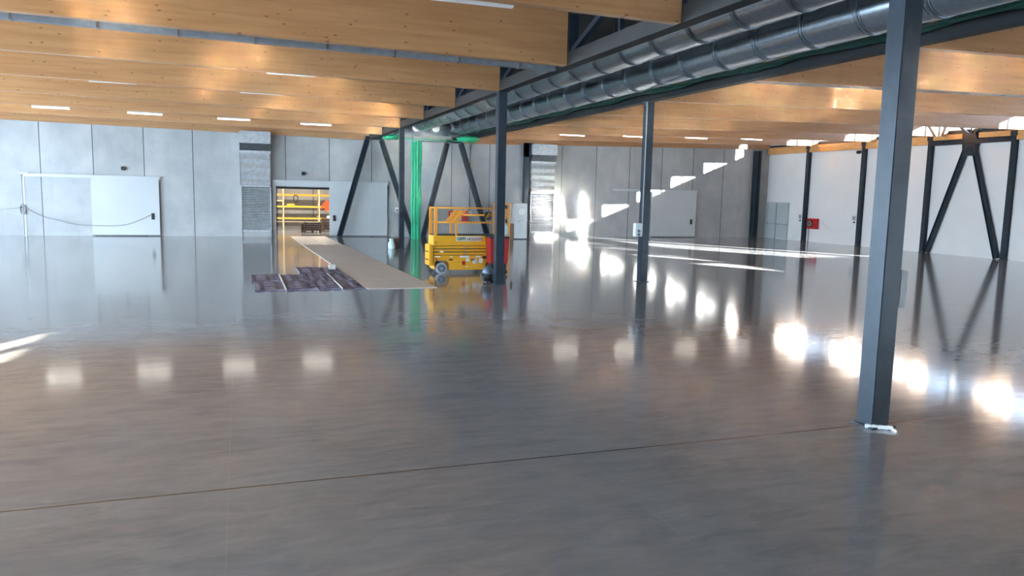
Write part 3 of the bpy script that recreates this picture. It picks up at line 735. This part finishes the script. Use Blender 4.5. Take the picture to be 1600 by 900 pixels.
# ------------------------------------------------------------------ yellow scissor lift
LX, LY = 6.6, 27.6
t = thing('scissor_lift', (LX, LY, 0), 'yellow scissor lift with folded guard rails parked behind the dark column', 'scissor lift')
D = .85
mb = MB(); mb.prism([(.18, .16), (.18, .42), (.24, .5), (.6, .5), (.7, .42), (.76, .14), (2.12, .14), (2.18, .42), (2.28, .5), (2.6, .5), (2.68, .42), (2.7, .16), (2.7, .68), (.16, .68)][::-1], 1, .02, D-.02)
mb.build('chassis', 'yellow', t)
cb = MB().box(.72, 2.10, -.005, .05, .17, .56, .01).build('battery_door', 'yellow', t)
MB().box(.71, .86, -.012, 0, .50, .545).build('latch', 'black', cb)
MB().box(1.58, 1.72, -.012, 0, .50, .55).build('latch', 'black', cb)
for x in (.43, 2.43):
    for y in (-.02, D-.14):
        wv = MB().cyl((x, y, .205), (x, y+.16, .205), .205, seg=28).build('wheel', 'rubber_l' if y < 0 else 'rubber', t)
        yy = y-.012 if y < 0 else y+.165
        MB().cyl((x, yy, .205), (x, yy+.01, .205), .155, seg=24).build('rim', 'hub', wv)
        MB().cyl((x, yy-.015, .205), (x, yy+.02, .205), .05, seg=14).build('hub_cap', 'plastic_g', wv)
# folded scissor arms
for i, z in enumerate((.70, .82, .94)):
    for y in (.06, D-.12):
        MB().box(.16, 2.62, y, y+.06, z, z+.085, .008).build('scissor_arm', 'yellow', t)
    MB().cyl((1.35, .03, z+.04), (1.35, D-.03, z+.04), .028, seg=12).build('pivot_pin', 'plastic_g', t)
MB().box(.12, 2.66, .10, D-.10, .68, 1.03).build('arm_core', 'steel', t)
MB().box(.12, 2.7, 0, D, 1.05, 1.42, .01).build('platform_side', 'yellow', t)
MB().box(.16, 2.66, .03, D-.03, 1.40, 1.45).build('toe_board', 'steel', t)
# end plate with steps
ep = MB().box(-.02, .13, .05, D-.05, .30, 1.08, .02).build('end_plate', 'yellow', t)
for z in (.5, .8): MB().box(-.06, -.02, .2, D-.2, z, z+.03).build('step', 'steel', ep)
# rails
def rail(pts, name='guard_rail', r=.022, mm='orange'): MB().tube(pts, r, 8).build(name, mm, t)
for y in (.03, D-.03):
    rail([(.2, y, 2.44), (2.9, y, 2.44)]); rail([(.2, y, 1.90), (2.9, y, 1.90)])
    MB().box(.14, .26, y-.03, y+.03, 1.42, 2.47, .01).build('rail_post', 'orange', t)
    MB().box(.95, 1.03, y-.025, y+.025, 1.42, 1.92, .01).build('rail_post', 'orange', t)
    MB().box(2.82, 2.9, y-.025, y+.025, 1.42, 2.47, .01).build('rail_post', 'orange', t)
    rail([(1.25, y, 2.18), (2.9, y, 2.18)])
    MB().bar((.80, y, 1.88), (1.20, y, 2.36), .04, .11, (0, 0, 1)).build('folding_arm', 'orange', t)
    MB().bar((.95, y+.05, 1.88), (1.35, y+.05, 2.36), .03, .06, (0, 0, 1)).build('folding_arm', 'orange', t)
rail([(.2, .03, 2.44), (.2, D-.03, 2.44)]); rail([(2.86, .03, 2.44), (2.86, D-.03, 2.44)])
sg = MB().box(2.08, 2.34, -.005, .02, 2.02, 2.32, .004).build('notice_plate', 'black', t)
MB().bar((2.12, -.01, 2.06), (2.26, -.01, 2.28), .03, .008, (0, 1, 0)).bar((2.22, -.01, 2.10), (2.32, -.01, 2.24), .02, .008, (0, 1, 0)).build('warning_mark', 'yellow', sg)
# stickers
def sticker(x0, x1, z0, z1, mm='sticker', y=-.012): return MB().box(x0, x1, y, y+.006, z0, z1).build('sticker', mm, t)
def text(s, x, z, size, mm, parent, y=-.022, bold=0):
    cu = bpy.data.curves.new('lettering', 'FONT'); cu.body = s; cu.size = size; cu.extrude = .002; cu.offset = bold
    o = bpy.data.objects.new('tmp', cu); COL.objects.link(o); bpy.context.view_layer.update()
    me = bpy.data.meshes.new_from_object(o.evaluated_get(bpy.context.evaluated_depsgraph_get())); bpy.data.objects.remove(o)
    me.materials.clear(); me.materials.append(M[mm]); q = bpy.data.objects.new('lettering', me); COL.objects.link(q); q.parent = parent
    q.location = (x, y, z); q.rotation_euler = (math.pi/2, 0, 0); return q
M['ink_green'] = mat('dark_green_ink', (.02, .09, .05), .5); M['ink_red'] = mat('brown_red_ink', (.25, .05, .02), .5)
pl = sticker(.98, 1.97, 1.22, 1.39, y=-.018)
text('GIFFI', 1.0, 1.25, .16, 'ink_green', t, -.024, .006); text('NOLEGGI', 1.40, 1.25, .135, 'ink_red', t, -.024, .003)
for a in ((1.13, 1.5, .60, .67), (1.36, 1.5, .46, .57), (1.62, 1.80, .38, .57), (1.88, 2.02, .40, .57), (1.75, 1.95, .60, .67), (.36, .5, .80, .86), (.18, .38, .62, .66), (.75, .85, .62, .66), (1.37, 1.46, .24, .28), (1.75, 1.9, .40, .46)):
    sticker(*a)
sticker(1.22, 1.34, .32, .47, 'red_b'); sticker(2.02, 2.45, .56, .65, 'black'); sticker(.22, .27, .50, .55, 'red_b')
for z in (1.16, .98, .83, .58): MB().cyl((.2, -.02, z), (.2, .0, z), .022, seg=10).build('bolt', 'steel', t)

# red bin with black rim standing on the lift side, white sack on it
t = thing('red_bin', (9.08, 27.25, 0), 'red plastic bin with black rim standing behind the dark column', 'bin')
mb = MB(); mb.hexa([(-.33, -.25, .42), (.33, -.25, .42), (.33, .25, .42), (-.33, .25, .42), (-.37, -.30, 1.38), (.37, -.30, 1.38), (.37, .30, 1.38), (-.37, .30, 1.38)]); mb.build('tub', 'red', t)
MB().box(-.39, .39, -.32, .32, 1.36, 1.42, .015).build('rim', 'black', t)
MB().box(-.30, .30, -.22, .22, .2, .43, .01).build('trolley_frame', 'steel', t)
for x in (-.25, .25):
    for y in (-.18, .18): MB().cyl((x, y-.03, .1), (x, y+.03, .1), .1, seg=16).build('caster', 'black', t)
mb = MB(); bmesh.ops.create_icosphere(mb.bm, subdivisions=3, radius=1)
for v in mb.bm.verts:
    k = 1+.08*math.sin(v.co.x*6)*math.cos(v.co.y*5); v.co = Vector((9.28+v.co.x*.2*k, 27.25+v.co.y*.2*k, 1.66+max(-.24, v.co.z*.30*k)))
for f in mb.bm.faces: f.smooth = True
tag(mb.build('plastic_sack', 'turq'), 'pale translucent sack resting on the red bin', 'sack')
# wet vacuum next to the column
t = thing('floor_vacuum', (7.83, 24.45, 0), 'grey and black vacuum cleaner at the foot of the column by the lift', 'vacuum cleaner')
MB().lathe((0, 0, .08), [(.16, 0), (.17, .2), (.17, .24)], 20).build('tank', 'black', t)
MB().lathe((0, 0, .32), [(.18, 0), (.19, .06), (.15, .2), (.06, .26)], 20).build('motor_head', 'hub', t)
for a in range(3): MB().cyl((.14*math.cos(a*2.1), .14*math.sin(a*2.1)-.02, .045), (.14*math.cos(a*2.1), .14*math.sin(a*2.1)+.02, .045), .045, seg=12).build('caster', 'black', t)
MB().tube(smooth([(-.15, -.05, .3), (-.25, -.1, .32), (-.24, -.12, .12), (-.1, -.22, .05)]), .025).build('hose', 'rubber', t)
t = thing('spray_can', (8.42, 23.75, 0), 'small dark can standing on the floor right of the column by the lift', 'can')
MB().cyl((0, 0, 0), (0, 0, .12), .04, seg=14).build('can', 'dark_wood', t); MB().cyl((0, 0, .12), (0, 0, .15), .02, seg=12).build('cap', 'black', t)

# bag and carton by the far column
t = thing('carton', (7.80, 40.95, 0), 'brown open carton beside the far dark column', 'box')
MB().box(-.22, .22, -.2, .2, 0, .50, .01).build('carton_body', 'cardboard', t)
MB().bar((-.22, 0, .5), (-.36, 0, .60), .4, .01, (0, 0, 1)).build('flap', 'cardboard', t); MB().bar((.22, 0, .5), (.32, 0, .62), .4, .01, (0, 0, 1)).build('flap', 'hivis', t)
mb = MB(); mb.lathe((7.55, 40.4, 0), [(.17, 0), (.2, .1), (.17, .3), (.09, .42), (.12, .52)], 18)
for v in mb.bm.verts: v.co.x += .02*math.sin(v.co.z*20)
tag(mb.build('plastic_bag', 'turq'), 'pale turquoise plastic bag in front of the carton', 'bag')

# orange rack and white cabinet by the sunlit wall
t = thing('machine_rack', (16.6, 49.0, 0), 'orange metal rack with parts left of the white cabinet', 'rack')
for x in (-.45, .45):
    for y in (-.3, .3): MB().box(x-.04, x+.04, y-.04, y+.04, 0, 2.4).build('upright', 'orange', t)
for z in (.45, .95, 1.5, 1.9, 2.3): MB().box(-.45, .45, -.3, .3, z, z+.09).build('shelf', 'orange', t)
MB().bar((-.45, -.33, 1.0), (.45, -.33, 1.85), .04, .06).build('diagonal', 'orange', t)
tag(MB().box(16.3, 16.7, 48.85, 49.15, 1.59, 1.86, .03).build('tool_case', 'red_b'), 'red case on an upper shelf of the orange rack', 'case')
tag(MB().box(16.55, 16.95, 48.85, 49.15, 1.04, 1.32, .03).build('tool_case', 'ink_green'), 'dark green case on the middle shelf of the orange rack', 'case')
tag(MB().box(16.25, 16.95, 48.8, 49.2, 2.0, 2.24, .03).build('tool_case', 'dark_wood'), 'dark brown box near the top of the orange rack', 'case')
tag(MB().box(16.35, 16.9, 48.85, 49.15, .55, .85, .03).build('tool_case', 'black'), 'black case on the low shelf of the orange rack', 'case')
t = thing('electric_cabinet', (17.72, 48.6, 0), 'tall white electrical cabinet with a round dial, left of the sunlit riser', 'cabinet')
MB().box(-.47, .47, -.25, .25, .06, 2.4, .015).build('casing', 'door_white', t)
MB().box(-.45, .45, -.23, .23, 0, .06).build('plinth', 'steel', t)
MB().cyl((.05, -.25, 1.85), (.05, -.29, 1.85), .22, seg=28).build('dial', 'plastic_w', t)
MB().cyl((-.12, -.25, 1.2), (-.12, -.3, 1.2), .05, seg=12).cyl((.1, -.25, 1.25), (.1, -.3, 1.25), .04, seg=12).build('knob', 'plastic_g', t)
MB().lathe((.1, 0, 2.4), [(.06, 0), (.05, .1), (.02, .16)], 12).build('beacon', 'plastic_w', t)
sag('power_cable', smooth([(18.19, 48.5, 1.3), (18.6, 48.7, 1.18), (18.9, 49.5, 1.05), (19.1, 50.6, 1.0)]), .02, 'plastic_w', 'white cable from the electrical cabinet to the post')
tag(MB().box(17.11, 17.23, 48.3, 48.7, .0, 1.05, .02).build('timber_offcut', 'cardboard'), 'brown block standing between the orange rack and the white cabinet', 'block')

# ------------------------------------------------------------------ storeroom behind the opening
struct(MB().box(-2, 12, 63, 63.2, 0, 5), 'wall_storeroom_back', 'concrete')
struct(MB().box(-2.2, -2, YB+.25, 63.2, 0, 5), 'wall_storeroom_left', 'concrete')
struct(MB().box(12, 12.2, YB+.25, 63.2, 0, 5), 'wall_storeroom_right', 'concrete')
struct(MB().box(-2.2, 12.2, YB+.25, 63.2, 5, 5.2), 'ceiling_storeroom', 'white_panel')
for x in (2.2, 6.2):  # added lamps, out of view, that brighten the storeroom
    q = thing('linear_lamp', (x, 56.5, 4.87), 'added unseen storeroom lamp above the %s end of the racks' % ('left' if x < 4 else 'right'), 'lamp', 'added storeroom lamps')
    MB().box(-.9, .9, -.1, .1, .03, .12).build('housing', 'plastic_w', q); MB().box(-.88, .88, -.09, .09, 0, .03).build('diffuser', 'lamp_added', q)
    area('added_store_light', (x, 56.5, 4.85), (0, 0, -1), 1.7, .3, 95, (1, .88, .72))
t = thing('pallet_rack', (2.0, 61.4, 0), 'tall orange and cream pallet rack inside the storeroom', 'rack')
for x in (-1.5, 1.15, 3.8, 6.4):
    for y in (-.45, .45): MB().box(x-.035, x+.035, y-.05, y+.05, 0, 3.9).build('upright', 'cream', t)
for x0, x1 in ((-1.45, 1.1), (1.2, 3.75), (3.85, 6.35)):
    for z, h in ((.74, .1), (1.62, .12), (2.50, .14)):
        mm = 'orange' if z > 2.4 else 'yellow_rack'
        for y in (-.5, .45): MB().box(x0, x1, y, y+.05, z, z+h).build('shelf_beam', mm, t)
        if z > 1: MB().box(x0, x1, -.44, .44, z+.02, z+h-.03).build('shelf_deck', 'cream' if z < 1 else 'board', t)
MB().box(-1.45, 1.1, -.5, -.45, 2.08, 2.18).build('shelf_beam', 'cream', t)
MB().box(-1.45, 6.35, -.5, -.45, .52, .56).build('kick_rail', 'cream', t)
tag(MB().box(3.4, 4.0, 60.98, 61.5, 1.74, 1.9, .04).build('yellow_sack', 'yellow_rack'), 'small yellow sack on the middle rack shelf', 'sack')
tag(MB().tube([(4.05+.16*math.cos(a), 60.865, 2.3+.28*math.sin(a)) for a in [2*math.pi*k/20 for k in range(21)]], .03).build('hanging_coil', 'black'), 'dark coil hanging on the rack in the storeroom', 'coil')
def crate(x, y, w_, h, label):
    t = thing('slatted_crate', (x, y, 0), label, 'crate', 'dark crates in the storeroom')
    n = 4
    for k in range(n):
        z = .14+(h-.14)*k/n
        for yy in (-w_*.4, w_*.4): MB().box(-w_/2, w_/2, yy-.015, yy+.015, z, z+(h-.14)/n-.035).build('slat', 'dark_wood', t)
        for xx in (-w_/2, w_/2): MB().box(xx-.015, xx+.015, -w_*.4, w_*.4, z, z+(h-.14)/n-.035).build('slat', 'dark_wood', t)
    for xx in (-w_/2+.05, 0, w_/2-.05):
        MB().box(xx-.04, xx+.04, -w_*.4, w_*.4, 0, .12).build('runner', 'dark_wood', t)
        MB().box(xx-.03, xx+.03, -w_*.4-.03, -w_*.4-.015, .12, h).build('corner_slat', 'cardboard', t)
    MB().box(-w_/2+.02, w_/2-.02, -w_*.36, w_*.36, .14, h-.06).build('contents', 'plastic_g', t)
crate(4.85, 56.0, 1.15, .75, 'dark slatted crate in the middle of the storeroom doorway')
crate(6.25, 57.4, 1.2, .98, 'dark slatted crate partly hidden by the sliding door')
tag(MB().box(4.08, 4.22, 55.8, 56.2, 0, .62, .02).build('leaning_board', 'dark_wood'), 'short dark board at the left side of the middle crate', 'board')
t = thing('hanging_jacket', (6.35, 60.82, 1.3), 'orange-red work jacket hanging on the rack', 'jacket')
MB().prism([(-.15, .1), (.15, .1), (.16, .75), (.08, .9), (-.08, .9), (-.18, .7)], 1, -.07, .07).build('body', 'hivis', t)
MB().bar((-.2, 0, .75), (-.42, 0, .25), .12, .1).build('sleeve', 'hivis', t); MB().bar((.2, 0, .75), (.4, 0, .3), .12, .1).build('sleeve', 'hivis', t)
tag(MB().box(6.0, 6.5, 57.2, 57.6, .95, 1.12, .03).build('paper_parcel', 'sticker'), 'pale parcel on the crate behind the sliding door', 'parcel')
